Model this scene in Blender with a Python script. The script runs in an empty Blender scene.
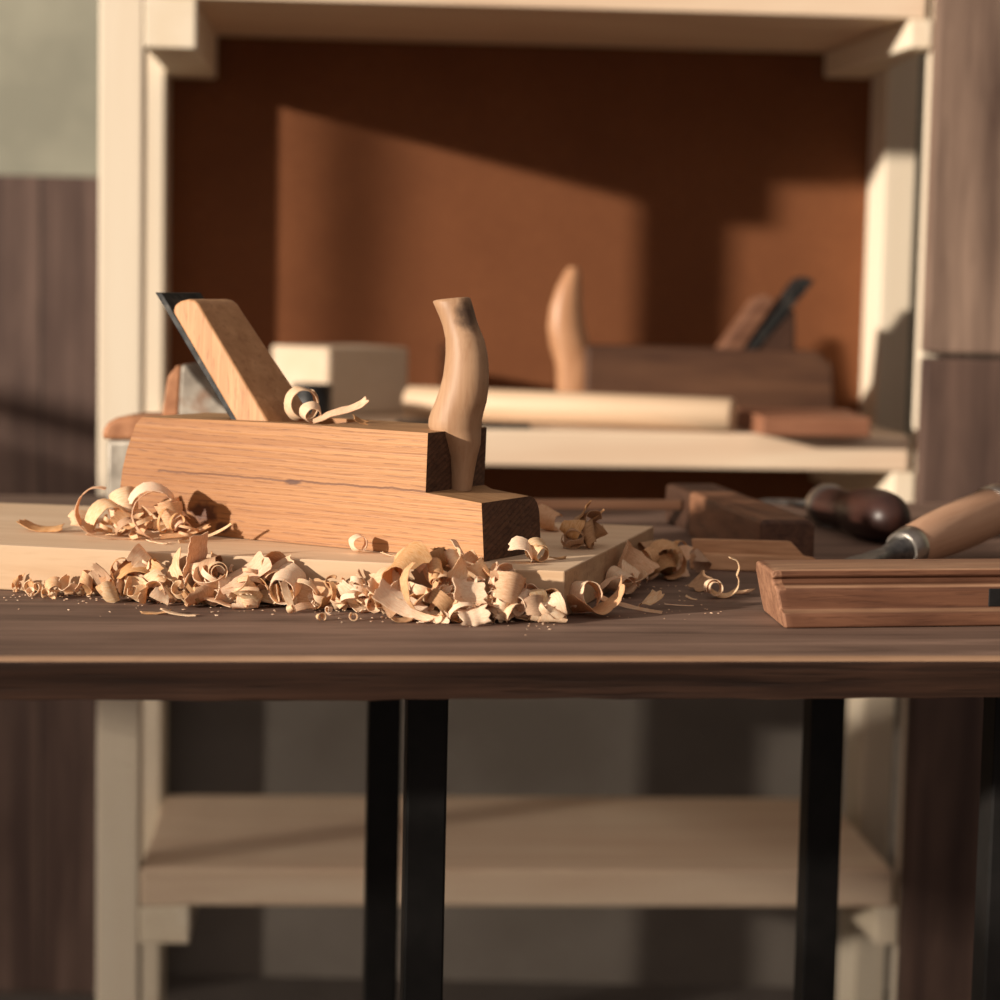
import bpy, bmesh, math, random
from mathutils import Vector, Matrix, Euler, noise

PI = math.pi
R = math.radians
scene = bpy.context.scene
COL = scene.collection

# ------------------------------------------------------------------ helpers
def link(o):
    COL.objects.link(o)
    return o

def thing(name, label, cat, loc=(0, 0, 0), rotz=0.0, group=None):
    o = link(bpy.data.objects.new(name, None))
    o.empty_display_size = 0.02
    o.location = loc
    o.rotation_euler = (0, 0, rotz)
    tag(o, label, cat, group)
    return o

def tag(o, label, cat, group=None):
    o['label'] = label
    o['category'] = cat
    if group:
        o['group'] = group
    return o

def obj(name, bm, mats, parent=None, smooth=40, bevel=None, seg=2, sub=0):
    bmesh.ops.recalc_face_normals(bm, faces=bm.faces)
    me = bpy.data.meshes.new(name)
    bm.to_mesh(me)
    bm.free()
    for m in (mats if isinstance(mats, (list, tuple)) else [mats]):
        me.materials.append(m)
    if smooth:
        me.shade_smooth()
        me.set_sharp_from_angle(angle=R(smooth))
    o = link(bpy.data.objects.new(name, me))
    if parent is not None:
        o.parent = parent
    if bevel:
        b = o.modifiers.new('bevel', 'BEVEL')
        b.width = bevel
        b.segments = seg
        b.limit_method = 'ANGLE'
        b.angle_limit = R(35)
    if sub:
        s = o.modifiers.new('sub', 'SUBSURF')
        s.levels = s.render_levels = sub
    return o

def structure(name, bm, mats, **k):
    o = obj(name, bm, mats, **k)
    o['kind'] = 'structure'
    return o

def box(bm, x0, x1, y0, y1, z0, z1, mi=0):
    vs = [bm.verts.new((x, y, z)) for z in (z0, z1) for y in (y0, y1) for x in (x0, x1)]
    fs = []
    for q in ((0, 2, 3, 1), (4, 5, 7, 6), (0, 1, 5, 4), (2, 6, 7, 3), (0, 4, 6, 2), (1, 3, 7, 5)):
        f = bm.faces.new([vs[i] for i in q])
        f.material_index = mi
        fs.append(f)
    return fs

def hexa(bm, b, t):
    """solid between four bottom points and four top points"""
    vb = [bm.verts.new(p) for p in b]
    vt = [bm.verts.new(p) for p in t]
    n = len(vb)
    bm.faces.new(vb[::-1]); bm.faces.new(vt)
    for i in range(n):
        bm.faces.new((vb[i], vb[(i+1) % n], vt[(i+1) % n], vt[i]))

def prism(bm, poly, y0, y1, mi=0):
    """poly in the x-z plane, extruded along y; returns (near verts, far verts, side faces)"""
    a = [bm.verts.new((x, y0, z)) for x, z in poly]
    b = [bm.verts.new((x, y1, z)) for x, z in poly]
    n = len(poly)
    fs = [bm.faces.new(a), bm.faces.new(b[::-1])]
    for i in range(n):
        fs.append(bm.faces.new((a[i], b[i], b[(i+1) % n], a[(i+1) % n])))
    for f in fs:
        f.material_index = mi
    return a, b, fs

def loft(bm, rings, cap=True, mi=0):
    rv = [[bm.verts.new(p) for p in r] for r in rings]
    n = len(rv[0])
    for k in range(len(rv)-1):
        for i in range(n):
            f = bm.faces.new((rv[k][i], rv[k][(i+1) % n], rv[k+1][(i+1) % n], rv[k+1][i]))
            f.material_index = mi
    if cap:
        bm.faces.new(rv[0][::-1]).material_index = mi
        bm.faces.new(rv[-1]).material_index = mi
    return rv

def lathe(bm, A, B, prof, n=28, mi=0):
    """prof: (t along A->B in metres, radius)"""
    A = Vector(A); B = Vector(B)
    ax = (B-A).normalized()
    s = ax.cross(Vector((0, 0, 1)))
    s = s.normalized() if s.length > 1e-4 else Vector((1, 0, 0))
    u = s.cross(ax).normalized()
    rings = [[A+ax*t+(s*math.cos(2*PI*i/n)+u*math.sin(2*PI*i/n))*r for i in range(n)] for t, r in prof]
    return loft(bm, rings, mi=mi)

# ------------------------------------------------------------------ materials
def nt(name):
    m = bpy.data.materials.new(name)
    m.use_nodes = True
    t = m.node_tree
    bs = t.nodes['Principled BSDF']
    return m, t, bs

def N(t, typ, **k):
    n = t.nodes.new(typ)
    for a, v in k.items():
        setattr(n, a, v)
    return n

def noise_tex(t, vec, scale, detail=4.0, rough=0.55, dist=0.0):
    n = N(t, 'ShaderNodeTexNoise')
    n.inputs['Scale'].default_value = scale
    n.inputs['Detail'].default_value = detail
    n.inputs['Roughness'].default_value = rough
    n.inputs['Distortion'].default_value = dist
    t.links.new(vec, n.inputs['Vector'])
    return n.outputs['Fac']

def ramp(t, fac, stops):
    r = N(t, 'ShaderNodeValToRGB')
    el = r.color_ramp.elements
    while len(el) < len(stops):
        el.new(0.5)
    for e, (p, c) in zip(el, stops):
        e.position = p
        e.color = (*c, 1) if len(c) == 3 else c
    t.links.new(fac, r.inputs['Fac'])
    return r.outputs['Color']

def mapped(t, scale, coord='Object', rot=(0, 0, 0), loc=(0, 0, 0)):
    tc = N(t, 'ShaderNodeTexCoord')
    mp = N(t, 'ShaderNodeMapping')
    mp.inputs['Scale'].default_value = scale
    mp.inputs['Rotation'].default_value = rot
    mp.inputs['Location'].default_value = loc
    t.links.new(tc.outputs[coord], mp.inputs['Vector'])
    return mp.outputs['Vector']

def mix(t, fac, a, b, mode='MIX'):
    m = N(t, 'ShaderNodeMix', data_type='RGBA', blend_type=mode)
    for s, v in ((m.inputs['Factor'], fac), (m.inputs['A'], a), (m.inputs['B'], b)):
        if hasattr(v, 'is_output') or isinstance(v, bpy.types.NodeSocket):
            t.links.new(v, s)
        elif isinstance(v, (int, float)):
            s.default_value = v
        else:
            s.default_value = (*v, 1)
    return m.outputs['Result']

def math_node(t, op, a, b=None, clamp=False):
    m = N(t, 'ShaderNodeMath', operation=op, use_clamp=clamp)
    for s, v in ((m.inputs[0], a), (m.inputs[1], b)):
        if v is None:
            continue
        if isinstance(v, (int, float)):
            s.default_value = v
        else:
            t.links.new(v, s)
    return m.outputs[0]

def wood(name, light, dark, grain=(6, 120, 120), pores=0.0, pore_scale=(70, 900, 900), pore_col=(0.1, 0.04, 0.02),
         rough=0.6, bump=0.15, blotch=0.35, knots=None, spec=0.3, rings=0.0, rot=(0, 0, 0), extra=None):
    m, t, bs = nt(name)
    v = mapped(t, grain, rot=rot)
    f1 = noise_tex(t, v, 1.0, 5, 0.6, 0.6)
    c = ramp(t, f1, [(0.3, dark), (0.68, light)])
    vb = mapped(t, (grain[0]*1.6, grain[1]*0.16, grain[2]*0.16), rot=rot, loc=(3, 7, 1))
    f2 = noise_tex(t, vb, 1.0, 3, 0.5, 0.3)
    d2 = tuple(0.55*a+0.45*b*0.8 for a, b in zip(dark, dark))
    c = mix(t, math_node(t, 'MULTIPLY', ramp(t, f2, [(0.45, (0, 0, 0)), (0.75, (1, 1, 1))]), blotch), c, d2)
    hgt = f1
    if pores:
        vp = mapped(t, pore_scale, rot=rot)
        fp = noise_tex(t, vp, 1.0, 2, 0.5, 0.0)
        pm = ramp(t, fp, [(0.56, (0, 0, 0)), (0.68, (1, 1, 1))])
        pm = math_node(t, 'MULTIPLY', pm, pores)
        c = mix(t, pm, c, pore_col)
        hgt = math_node(t, 'SUBTRACT', f1, pm)
    if extra:
        c = extra(t, c)
    t.links.new(c, bs.inputs['Base Color'])
    bs.inputs['Roughness'].default_value = rough
    bs.inputs['Specular IOR Level'].default_value = spec
    b = N(t, 'ShaderNodeBump')
    b.inputs['Strength'].default_value = bump
    b.inputs['Distance'].default_value = 0.001
    t.links.new(hgt, b.inputs['Height'])
    t.links.new(b.outputs['Normal'], bs.inputs['Normal'])
    return m

def speck(name, c1, c2, scale=200, rough=0.7, metallic=0.0, spec=0.3, detail=4, bump=0.0, lo=0.35, hi=0.65, third=None):
    m, t, bs = nt(name)
    v = mapped(t, (1, 1, 1))
    f = noise_tex(t, v, scale, detail, 0.6)
    c = ramp(t, f, [(lo, c1), (hi, c2)])
    if third:
        g = noise_tex(t, v, third[0], 4, 0.6)
        c = mix(t, ramp(t, g, [(third[2], (0, 0, 0)), (third[3], (1, 1, 1))]), c, third[1])
    t.links.new(c, bs.inputs['Base Color'])
    bs.inputs['Roughness'].default_value = rough
    bs.inputs['Metallic'].default_value = metallic
    bs.inputs['Specular IOR Level'].default_value = spec
    if bump:
        b = N(t, 'ShaderNodeBump')
        b.inputs['Strength'].default_value = bump
        b.inputs['Distance'].default_value = 0.001
        t.links.new(f, b.inputs['Height'])
        t.links.new(b.outputs['Normal'], bs.inputs['Normal'])
    return m

def sep_obj(t):
    tc = N(t, 'ShaderNodeTexCoord')
    s = N(t, 'ShaderNodeSeparateXYZ')
    t.links.new(tc.outputs['Object'], s.inputs[0])
    return s.outputs, tc.outputs['Object']

def plane_marks(t, c):
    """the dark glue line along the cheek, a knot near the heel and grime"""
    (x, y, z), o = sep_obj(t)
    wob = noise_tex(t, mapped(t, (40, 1, 1)), 1.0, 4, 0.7)
    zl = math_node(t, 'ADD', math_node(t, 'MULTIPLY', math_node(t, 'SUBTRACT', wob, 0.5), 0.0035), 0.0352)
    dist = math_node(t, 'ABSOLUTE', math_node(t, 'SUBTRACT', z, zl))
    warp = noise_tex(t, mapped(t, (9, 30, 30)), 1.0, 3, 0.5)
    zz = math_node(t, 'ADD', math_node(t, 'ADD', z, math_node(t, 'MULTIPLY', y, 0.7)), math_node(t, 'ADD', math_node(t, 'MULTIPLY', warp, 0.012), math_node(t, 'MULTIPLY', x, 0.02)))
    row = math_node(t, 'FRACT', math_node(t, 'MULTIPLY', zz, 290.0))
    rowm = ramp(t, row, [(0.0, (0, 0, 0)), (0.35, (0.25, 0.25, 0.25)), (0.5, (1, 1, 1)), (0.56, (0, 0, 0))])
    dash = ramp(t, noise_tex(t, mapped(t, (85, 420, 420)), 1.0, 3, 0.6), [(0.42, (0.12, 0.12, 0.12)), (0.58, (1, 1, 1))])
    c = mix(t, math_node(t, 'MULTIPLY', math_node(t, 'MULTIPLY', rowm, dash), 0.85), c, (0.15, 0.055, 0.02))
    worn = ramp(t, math_node(t, 'ADD', math_node(t, 'MULTIPLY', x, 4.0), 1.0), [(0.15, (0.80, 0.74, 0.66)), (0.95, (1.12, 1.16, 1.22))])
    c = mix(t, 1.0, c, worn, 'MULTIPLY')
    line = math_node(t, 'LESS_THAN', dist, 0.0006)
    inx = math_node(t, 'MULTIPLY', math_node(t, 'GREATER_THAN', x, -0.222), math_node(t, 'LESS_THAN', x, -0.03))
    line = math_node(t, 'MULTIPLY', math_node(t, 'MULTIPLY', line, inx), 0.75)
    c = mix(t, line, c, (0.10, 0.035, 0.015))
    # knots: dark ovals low on the cheek near the heel, a small one mid-length
    for kx, kz, rx, rz, amt in ((-0.188, 0.0125, 0.011, 0.007, 0.9), (-0.174, 0.005, 0.006, 0.004, 0.85), (-0.125, 0.0345, 0.007, 0.0018, 0.9)):
        dx = math_node(t, 'DIVIDE', math_node(t, 'SUBTRACT', x, kx), rx)
        dz = math_node(t, 'DIVIDE', math_node(t, 'SUBTRACT', z, kz), rz)
        r2 = math_node(t, 'ADD', math_node(t, 'MULTIPLY', dx, dx), math_node(t, 'MULTIPLY', dz, dz))
        r2 = math_node(t, 'ADD', r2, math_node(t, 'MULTIPLY', math_node(t, 'SUBTRACT', noise_tex(t, o, 160, 3), 0.5), 1.6))
        k = ramp(t, r2, [(0.35, (1, 1, 1)), (1.0, (0, 0, 0))])
        c = mix(t, math_node(t, 'MULTIPLY', k, amt), c, (0.075, 0.025, 0.012))
    return c

def horn_marks(t, c):
    o = mapped(t, (1, 1, 1))
    f = noise_tex(t, o, 60, 4, 0.6)
    (x, y, z), oo = sep_obj(t)
    dx = math_node(t, 'DIVIDE', math_node(t, 'SUBTRACT', x, -0.0275), 0.009)
    dz = math_node(t, 'DIVIDE', math_node(t, 'SUBTRACT', z, 0.1325), 0.0095)
    r2 = math_node(t, 'ADD', math_node(t, 'MULTIPLY', dx, dx), math_node(t, 'MULTIPLY', dz, dz))
    r2 = math_node(t, 'ADD', r2, math_node(t, 'MULTIPLY', math_node(t, 'SUBTRACT', f, 0.5), 2.6))
    c = mix(t, math_node(t, 'MULTIPLY', ramp(t, r2, [(0.2, (1, 1, 1)), (1.1, (0, 0, 0))]), 0.85), c, (0.05, 0.03, 0.022))
    f2 = noise_tex(t, o, 45, 5, 0.7)
    c = mix(t, math_node(t, 'MULTIPLY', ramp(t, f2, [(0.55, (0, 0, 0)), (0.75, (1, 1, 1))]), 0.5), c, (0.22, 0.12, 0.06))
    return c

def end_rings(t, c):
    (x, y, z), o = sep_obj(t)
    n_ = noise_tex(t, mapped(t, (30, 30, 30)), 1.0, 3, 0.5)
    q = math_node(t, 'ADD', math_node(t, 'ADD', math_node(t, 'MULTIPLY', z, 0.9), math_node(t, 'MULTIPLY', y, -0.45)), math_node(t, 'MULTIPLY', n_, 0.006))
    row = math_node(t, 'FRACT', math_node(t, 'ADD', math_node(t, 'MULTIPLY', q, 330.0), 50.0))
    k = ramp(t, row, [(0.0, (0, 0, 0)), (0.4, (0.3, 0.3, 0.3)), (0.55, (1, 1, 1)), (0.62, (0, 0, 0))])
    return mix(t, math_node(t, 'MULTIPLY', k, 0.7), c, (0.022, 0.009, 0.006))

M = {}
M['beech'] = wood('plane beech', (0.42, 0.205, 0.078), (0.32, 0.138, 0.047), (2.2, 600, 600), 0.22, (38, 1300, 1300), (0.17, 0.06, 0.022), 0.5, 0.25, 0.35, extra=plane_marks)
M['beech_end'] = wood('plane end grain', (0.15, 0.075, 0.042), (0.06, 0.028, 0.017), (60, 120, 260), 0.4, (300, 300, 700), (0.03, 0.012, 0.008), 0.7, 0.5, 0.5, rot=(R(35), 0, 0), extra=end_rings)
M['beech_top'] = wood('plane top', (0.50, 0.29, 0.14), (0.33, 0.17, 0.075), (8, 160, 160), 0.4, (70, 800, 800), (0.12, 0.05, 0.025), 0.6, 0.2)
M['wedge'] = wood('wedge wood', (0.54, 0.30, 0.15), (0.38, 0.19, 0.085), (180, 90, 18), 0.3, (420, 200, 90), (0.22, 0.09, 0.04), 0.5, 0.15, 0.35, rot=(0, R(-39), 0))
M['horn'] = wood('horn wood', (0.44, 0.275, 0.165), (0.31, 0.175, 0.095), (140, 140, 16), 0.2, (500, 500, 60), (0.25, 0.12, 0.06), 0.5, 0.1, 0.3, extra=horn_marks)
M['blade'] = speck('blade steel', (0.016, 0.016, 0.016), (0.04, 0.04, 0.039), 180, 0.55, 0.6, third=(60, (0.09, 0.08, 0.07), 0.6, 0.75))
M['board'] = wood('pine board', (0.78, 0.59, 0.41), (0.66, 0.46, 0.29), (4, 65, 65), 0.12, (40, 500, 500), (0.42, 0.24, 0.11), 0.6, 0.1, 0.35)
M['board_side'] = wood('pine board edge', (0.55, 0.395, 0.255), (0.46, 0.30, 0.175), (4, 65, 65), 0.12, (40, 500, 500), (0.32, 0.18, 0.08), 0.6, 0.1, 0.35)  # same pine toned darker, the front's light balance put into its colour
M['board_end'] = wood('pine end grain', (0.56, 0.38, 0.23), (0.38, 0.23, 0.13), (150, 25, 90), 0.3, (400, 400, 200), (0.22, 0.12, 0.07), 0.7, 0.3)
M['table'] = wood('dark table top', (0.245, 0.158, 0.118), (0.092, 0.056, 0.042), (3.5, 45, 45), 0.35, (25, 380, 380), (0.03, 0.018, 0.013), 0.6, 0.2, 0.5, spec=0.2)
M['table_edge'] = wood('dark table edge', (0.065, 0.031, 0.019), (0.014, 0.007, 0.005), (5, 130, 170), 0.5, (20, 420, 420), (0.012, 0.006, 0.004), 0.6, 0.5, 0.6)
M['table_lip'] = wood('table arris highlight', (0.38, 0.24, 0.15), (0.27, 0.16, 0.095), (5, 60, 60), 0.2, rough=0.5)  # paler than the top: the lit edge is put into the colour
M['leg'] = speck('black steel', (0.010, 0.0095, 0.009), (0.014, 0.0125, 0.012), 60, 0.5, 0.0, 0.15)
M['pine'] = wood('shelf pine', (0.74, 0.65, 0.515), (0.69, 0.585, 0.445), (30, 30, 2.5), 0.0, rough=0.65, bump=0.05, blotch=0.25)
M['pine_x'] = wood('shelf pine boards', (0.72, 0.58, 0.43), (0.60, 0.43, 0.30), (2.5, 34, 34), 0.0, rough=0.65, bump=0.05, blotch=0.45)
M['pine_y'] = wood('shelf pine rails', (0.74, 0.65, 0.51), (0.69, 0.58, 0.43), (30, 2.5, 30), 0.0, rough=0.65, bump=0.05, blotch=0.25)
M['panel'] = speck('brown fibreboard', (0.140, 0.052, 0.023), (0.195, 0.075, 0.032), 350, 0.85, 0, 0.1, third=(7, (0.135, 0.050, 0.022), 0.4, 0.8))
M['plaster'] = speck('grey green plaster', (0.23, 0.225, 0.178), (0.31, 0.30, 0.235), 7, 0.9, 0, 0.1, detail=6, bump=0.1)
M['wall_shade'] = speck('shade darkened lower wall', (0.15, 0.128, 0.108), (0.21, 0.185, 0.16), 4, 0.9, 0, 0.1, detail=6)  # shade on the lower wall put into a darker colour
M['floor'] = speck('concrete floor', (0.10, 0.085, 0.075), (0.14, 0.12, 0.105), 5, 0.85, 0, 0.2, detail=6)

def plank_wood(name, light, dark, pitch, off=0.0):
    def gaps(t, c):
        (x, y, z), o = sep_obj(t)
        fr = math_node(t, 'FRACT', math_node(t, 'DIVIDE', math_node(t, 'ADD', x, off+10*pitch), pitch))
        g = math_node(t, 'LESS_THAN', fr, 0.025)
        wn = N(t, 'ShaderNodeTexWhiteNoise', noise_dimensions='1D')
        t.links.new(math_node(t, 'FLOOR', math_node(t, 'DIVIDE', math_node(t, 'ADD', x, off+10*pitch), pitch)), wn.inputs['W'])
        tone = math_node(t, 'ADD', math_node(t, 'MULTIPLY', wn.outputs['Value'], 0.5), 0.7)
        c = mix(t, 1.0, c, ramp(t, tone, [(0, (0, 0, 0)), (1, (1, 1, 1))]), 'MULTIPLY')
        return mix(t, g, c, (0.015, 0.009, 0.007))
    return wood(name, light, dark, (26, 26, 3), 0.3, (140, 140, 12), (0.05, 0.03, 0.022), 0.75, 0.2, 0.95, extra=gaps)
M['planks'] = plank_wood('dark plank wall', (0.15, 0.095, 0.075), (0.055, 0.031, 0.025), 0.115)
M['planks_grey'] = plank_wood('weathered planks', (0.28, 0.19, 0.14), (0.055, 0.030, 0.022), 0.16, 0.05)

M['planks_dark'] = plank_wood('darker weathered planks', (0.125, 0.075, 0.056), (0.036, 0.020, 0.016), 0.16, 0.05)
def pale_edges(t, c):  # paler stripes along the ledges and the top edge
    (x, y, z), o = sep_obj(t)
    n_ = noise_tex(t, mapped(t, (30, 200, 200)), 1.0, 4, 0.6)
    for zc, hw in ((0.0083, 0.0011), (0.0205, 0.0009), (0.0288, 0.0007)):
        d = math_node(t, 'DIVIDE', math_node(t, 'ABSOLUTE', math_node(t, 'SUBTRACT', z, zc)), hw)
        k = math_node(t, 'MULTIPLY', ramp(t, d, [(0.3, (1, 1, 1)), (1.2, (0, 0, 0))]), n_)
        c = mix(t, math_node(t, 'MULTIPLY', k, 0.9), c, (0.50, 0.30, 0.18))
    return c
M['moulding'] = wood('old moulding plane wood', (0.20, 0.090, 0.049), (0.075, 0.030, 0.017), (7, 90, 110), 0.35, (45, 500, 500), (0.05, 0.02, 0.012), 0.5, 0.3, 0.6, extra=pale_edges)
M['old_wood'] = wood('old brown wood', (0.235, 0.112, 0.064), (0.105, 0.044, 0.024), (7, 90, 110), 0.35, (45, 500, 500), (0.05, 0.02, 0.012), 0.55, 0.3, 0.55)
M['old_wood_end'] = wood('old brown end grain', (0.34, 0.175, 0.10), (0.15, 0.066, 0.037), (150, 120, 90), 0.4, (500, 300, 300), (0.10, 0.04, 0.02), 0.7, 0.5, 0.6)
M['gauge'] = wood('dark worn wood', (0.27, 0.13, 0.07), (0.09, 0.037, 0.02), (40, 7, 40), 0.4, (200, 30, 200), (0.04, 0.015, 0.009), 0.5, 0.3, 0.7)
M['gauge_end'] = wood('dark end grain', (0.13, 0.062, 0.036), (0.05, 0.022, 0.014), (120, 120, 160), 0.3, rough=0.6, bump=0.4)
M['offcut'] = wood('reddish offcut', (0.74, 0.44, 0.25), (0.42, 0.205, 0.095), (9, 60, 150), 0.2, (40, 400, 500), (0.2, 0.08, 0.04), 0.6, 0.3, 0.5)
M['gauge_dark'] = wood('blackened wood', (0.07, 0.033, 0.02), (0.03, 0.014, 0.009), (60, 10, 60), 0.2, rough=0.5)
M['beam'] = wood('reddish beam', (0.17, 0.085, 0.048), (0.10, 0.045, 0.025), (8, 120, 120), 0.2, rough=0.5)
M['handle'] = wood('ash handle', (0.52, 0.32, 0.21), (0.42, 0.235, 0.14), (10, 120, 120), 0.15, (40, 500, 500), (0.25, 0.12, 0.06), 0.45, 0.1, 0.4)
M['dark_handle'] = wood('stained handle', (0.045, 0.016, 0.011), (0.015, 0.007, 0.006), (14, 60, 60), 0.1, rough=0.4, bump=0.04, blotch=0.5, spec=0.4)
M['steel'] = speck('brushed steel', (0.42, 0.39, 0.35), (0.62, 0.58, 0.52), 120, 0.32, 1.0)
M['dark_steel'] = speck('grey tool steel', (0.10, 0.10, 0.10), (0.22, 0.215, 0.21), 140, 0.4, 0.9)
M['black'] = speck('black lacquer', (0.009, 0.009, 0.009), (0.016, 0.015, 0.015), 50, 0.4)
M['metal_plane'] = speck('worn grey metal', (0.17, 0.145, 0.118), (0.40, 0.36, 0.30), 45, 0.5, 0.35, third=(30, (0.20, 0.10, 0.055), 0.58, 0.72))
M['rust'] = speck('brown worn patina', (0.26, 0.11, 0.05), (0.42, 0.20, 0.10), 70, 0.55, 0.1)
M['pale_box'] = wood('pale limewood', (0.56, 0.45, 0.335), (0.50, 0.39, 0.275), (5, 40, 40), 0.0, rough=0.6, bump=0.05)
M['dowel'] = wood('pale dowel wood', (0.60, 0.45, 0.31), (0.52, 0.36, 0.23), (4, 50, 50), 0.0, rough=0.55, bump=0.05)
M['red_wood'] = wood('reddish block wood', (0.29, 0.13, 0.072), (0.18, 0.072, 0.038), (6, 80, 80), 0.2, rough=0.55)
M['plane_dark'] = wood('dark plane body', (0.13, 0.063, 0.034), (0.055, 0.025, 0.015), (6, 70, 70), 0.3, rough=0.5, blotch=0.6)
M['horn_back'] = wood('orange horn', (0.46, 0.25, 0.135), (0.34, 0.165, 0.08), (60, 60, 12), 0.1, rough=0.4)

def shaving_mat(name, light, dark, trans=0.28, line=0.6):
    m, t, bs = nt(name)
    v = mapped(t, (9, 46, 1), 'UV')
    f = noise_tex(t, v, 1.0, 4, 0.6, 0.2)
    c = ramp(t, f, [(0.32, dark), (0.62, light)])
    oi = N(t, 'ShaderNodeObjectInfo')
    v2 = mapped(t, (60, 260, 1), 'UV')
    f2 = noise_tex(t, v2, 1.0, 2, 0.5)
    c = mix(t, math_node(t, 'MULTIPLY', ramp(t, f2, [(0.58, (0, 0, 0)), (0.68, (1, 1, 1))]), line), c, tuple(x*0.6 for x in dark))
    hv = N(t, 'ShaderNodeHueSaturation')
    t.links.new(math_node(t, 'ADD', math_node(t, 'MULTIPLY', oi.outputs['Random'], 0.15), 0.9), hv.inputs['Value'])
    t.links.new(math_node(t, 'ADD', math_node(t, 'MULTIPLY', oi.outputs['Random'], -0.35), 1.15), hv.inputs['Saturation'])
    t.links.new(c, hv.inputs['Color'])
    c = hv.outputs['Color']
    t.links.new(c, bs.inputs['Base Color'])
    bs.inputs['Roughness'].default_value = 0.6
    bs.inputs['Specular IOR Level'].default_value = 0.25
    tr = N(t, 'ShaderNodeBsdfTranslucent')
    t.links.new(mix(t, 1.0, c, (1.0, 0.72, 0.42), 'MULTIPLY'), tr.inputs['Color'])
    ms = N(t, 'ShaderNodeMixShader')
    ms.inputs[0].default_value = trans
    t.links.new(bs.outputs[0], ms.inputs[1])
    t.links.new(tr.outputs[0], ms.inputs[2])
    out = next(n for n in t.nodes if n.type == 'OUTPUT_MATERIAL')
    t.links.new(ms.outputs[0], out.inputs['Surface'])
    b = N(t, 'ShaderNodeBump')
    b.inputs['Strength'].default_value = 0.25
    b.inputs['Distance'].default_value = 0.0006
    t.links.new(f, b.inputs['Height'])
    t.links.new(b.outputs['Normal'], bs.inputs['Normal'])
    return m
M['shave'] = shaving_mat('pale shaving', (0.94, 0.77, 0.545), (0.84, 0.56, 0.32))
M['shave_warm'] = shaving_mat('orange shaving', (0.86, 0.59, 0.35), (0.70, 0.385, 0.18))
M['shave_brown'] = shaving_mat('tan shaving', (0.60, 0.37, 0.20), (0.44, 0.235, 0.115), 0.25)

# ------------------------------------------------------------------ camera: 0.18 m above the table top, pitched down, slight roll
F = 2300.0
HC = 0.18
pitch, roll = math.atan(229/F), R(1.2)
fw = Vector((0, math.cos(pitch), -math.sin(pitch)))
r0 = Vector((1, 0, 0)); u0 = Vector((0, math.sin(pitch), math.cos(pitch)))
cr = math.cos(roll)*r0+math.sin(roll)*u0
cu = -math.sin(roll)*r0+math.cos(roll)*u0
cam = bpy.data.cameras.new('camera')
cam.sensor_width = 36
cam.lens = F/1000*36
cam.clip_start = 0.05
cam.dof.use_dof = True
cam.dof.focus_distance = 1.235
cam.dof.aperture_fstop = 6.6
cam.dof.aperture_blades = 9
co = link(bpy.data.objects.new('camera', cam))
mw = Matrix((cr, cu, -fw)).transposed().to_4x4()
mw.translation = (0, 0, HC)
co.matrix_world = mw
scene.camera = co

# ------------------------------------------------------------------ light: low warm sun through the window on the left
AZ, EL = R(56), R(11.6)
sd = Vector((math.sin(AZ)*math.cos(EL), math.cos(AZ)*math.cos(EL), -math.sin(EL)))   # the way the light travels
sun = bpy.data.lights.new('sun', 'SUN')
sun.energy = 6.3
sun.color = (1.0, 0.88, 0.74)
sun.angle = R(1.7)
so = link(bpy.data.objects.new('sun', sun))
so.location = (-1.5, -1.5, 1.2)
so.rotation_euler = sd.to_track_quat('-Z', 'Y').to_euler()
w = bpy.data.worlds.new('world')
scene.world = w
w.use_nodes = True
wt = w.node_tree
bg = wt.nodes['Background']
# soft room light: brighter towards the window side behind the camera, dim to the right and rear
wc = N(wt, 'ShaderNodeTexCoord')
dp = N(wt, 'ShaderNodeVectorMath', operation='DOT_PRODUCT')
wt.links.new(wc.outputs['Generated'], dp.inputs[0])
dp.inputs[1].default_value = (-0.45, -0.72, 0.50)
wcol = ramp(wt, math_node(wt, 'ADD', math_node(wt, 'MULTIPLY', dp.outputs['Value'], 0.5), 0.5), [(0.30, (0.10, 0.075, 0.065)), (0.95, (1.0, 0.83, 0.73))])
wt.links.new(wcol, bg.inputs['Color'])
bg.inputs['Strength'].default_value = 0.60
scene.view_settings.view_transform = 'Standard'
scene.view_settings.look = 'None'
scene.view_settings.exposure = 0.07
scene.view_settings.gamma = 1.0
scene.view_settings.use_curve_mapping = False

# ------------------------------------------------------------------ the room
bm = bmesh.new(); box(bm, -1.7, 4.0, 2.95, 3.05, -0.12, 1.7, 0); box(bm, -1.7, 4.0, 2.95, 3.05, -0.75, -0.12, 1); structure('wall_back', bm, [M['plaster'], M['wall_shade']], smooth=0)
bm = bmesh.new(); box(bm, -1.8, 4.0, -7.0, 3.05, -0.80, -0.75); structure('floor', bm, M['floor'], smooth=0)
# left wall with the window the sun comes through
WX = -1.7
bm = bmesh.new()
wy0, wy1, wz0, wz1 = -1.5, 2.6, 0.28, 1.6
box(bm, WX-0.1, WX, wy1, 2.95, -0.75, 1.7)
box(bm, WX-0.1, WX, -1.6, wy0, -0.75, 1.7)
box(bm, WX-0.1, WX, wy0, wy1, -0.75, -0.60)
box(bm, WX-0.1, WX, wy0, wy1, wz1, 1.7)
structure('wall_left', bm, M['plaster'], smooth=0)
t = link(bpy.data.objects.new('window_1', None)); t['kind'] = 'structure'
bm = bmesh.new(); box(bm, WX-0.05, WX-0.03, 1.475, 1.505, wz0, wz1); obj('shadow_bar', bm, M['pine'], t, smooth=0)  # unseen upright bar added to cast a narrow shadow on the panel
bm = bmesh.new(); box(bm, WX-0.02, WX+0.03, wy0, wy1, wz0-0.03, wz0); obj('sill', bm, M['pine'], t, smooth=0)
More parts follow.
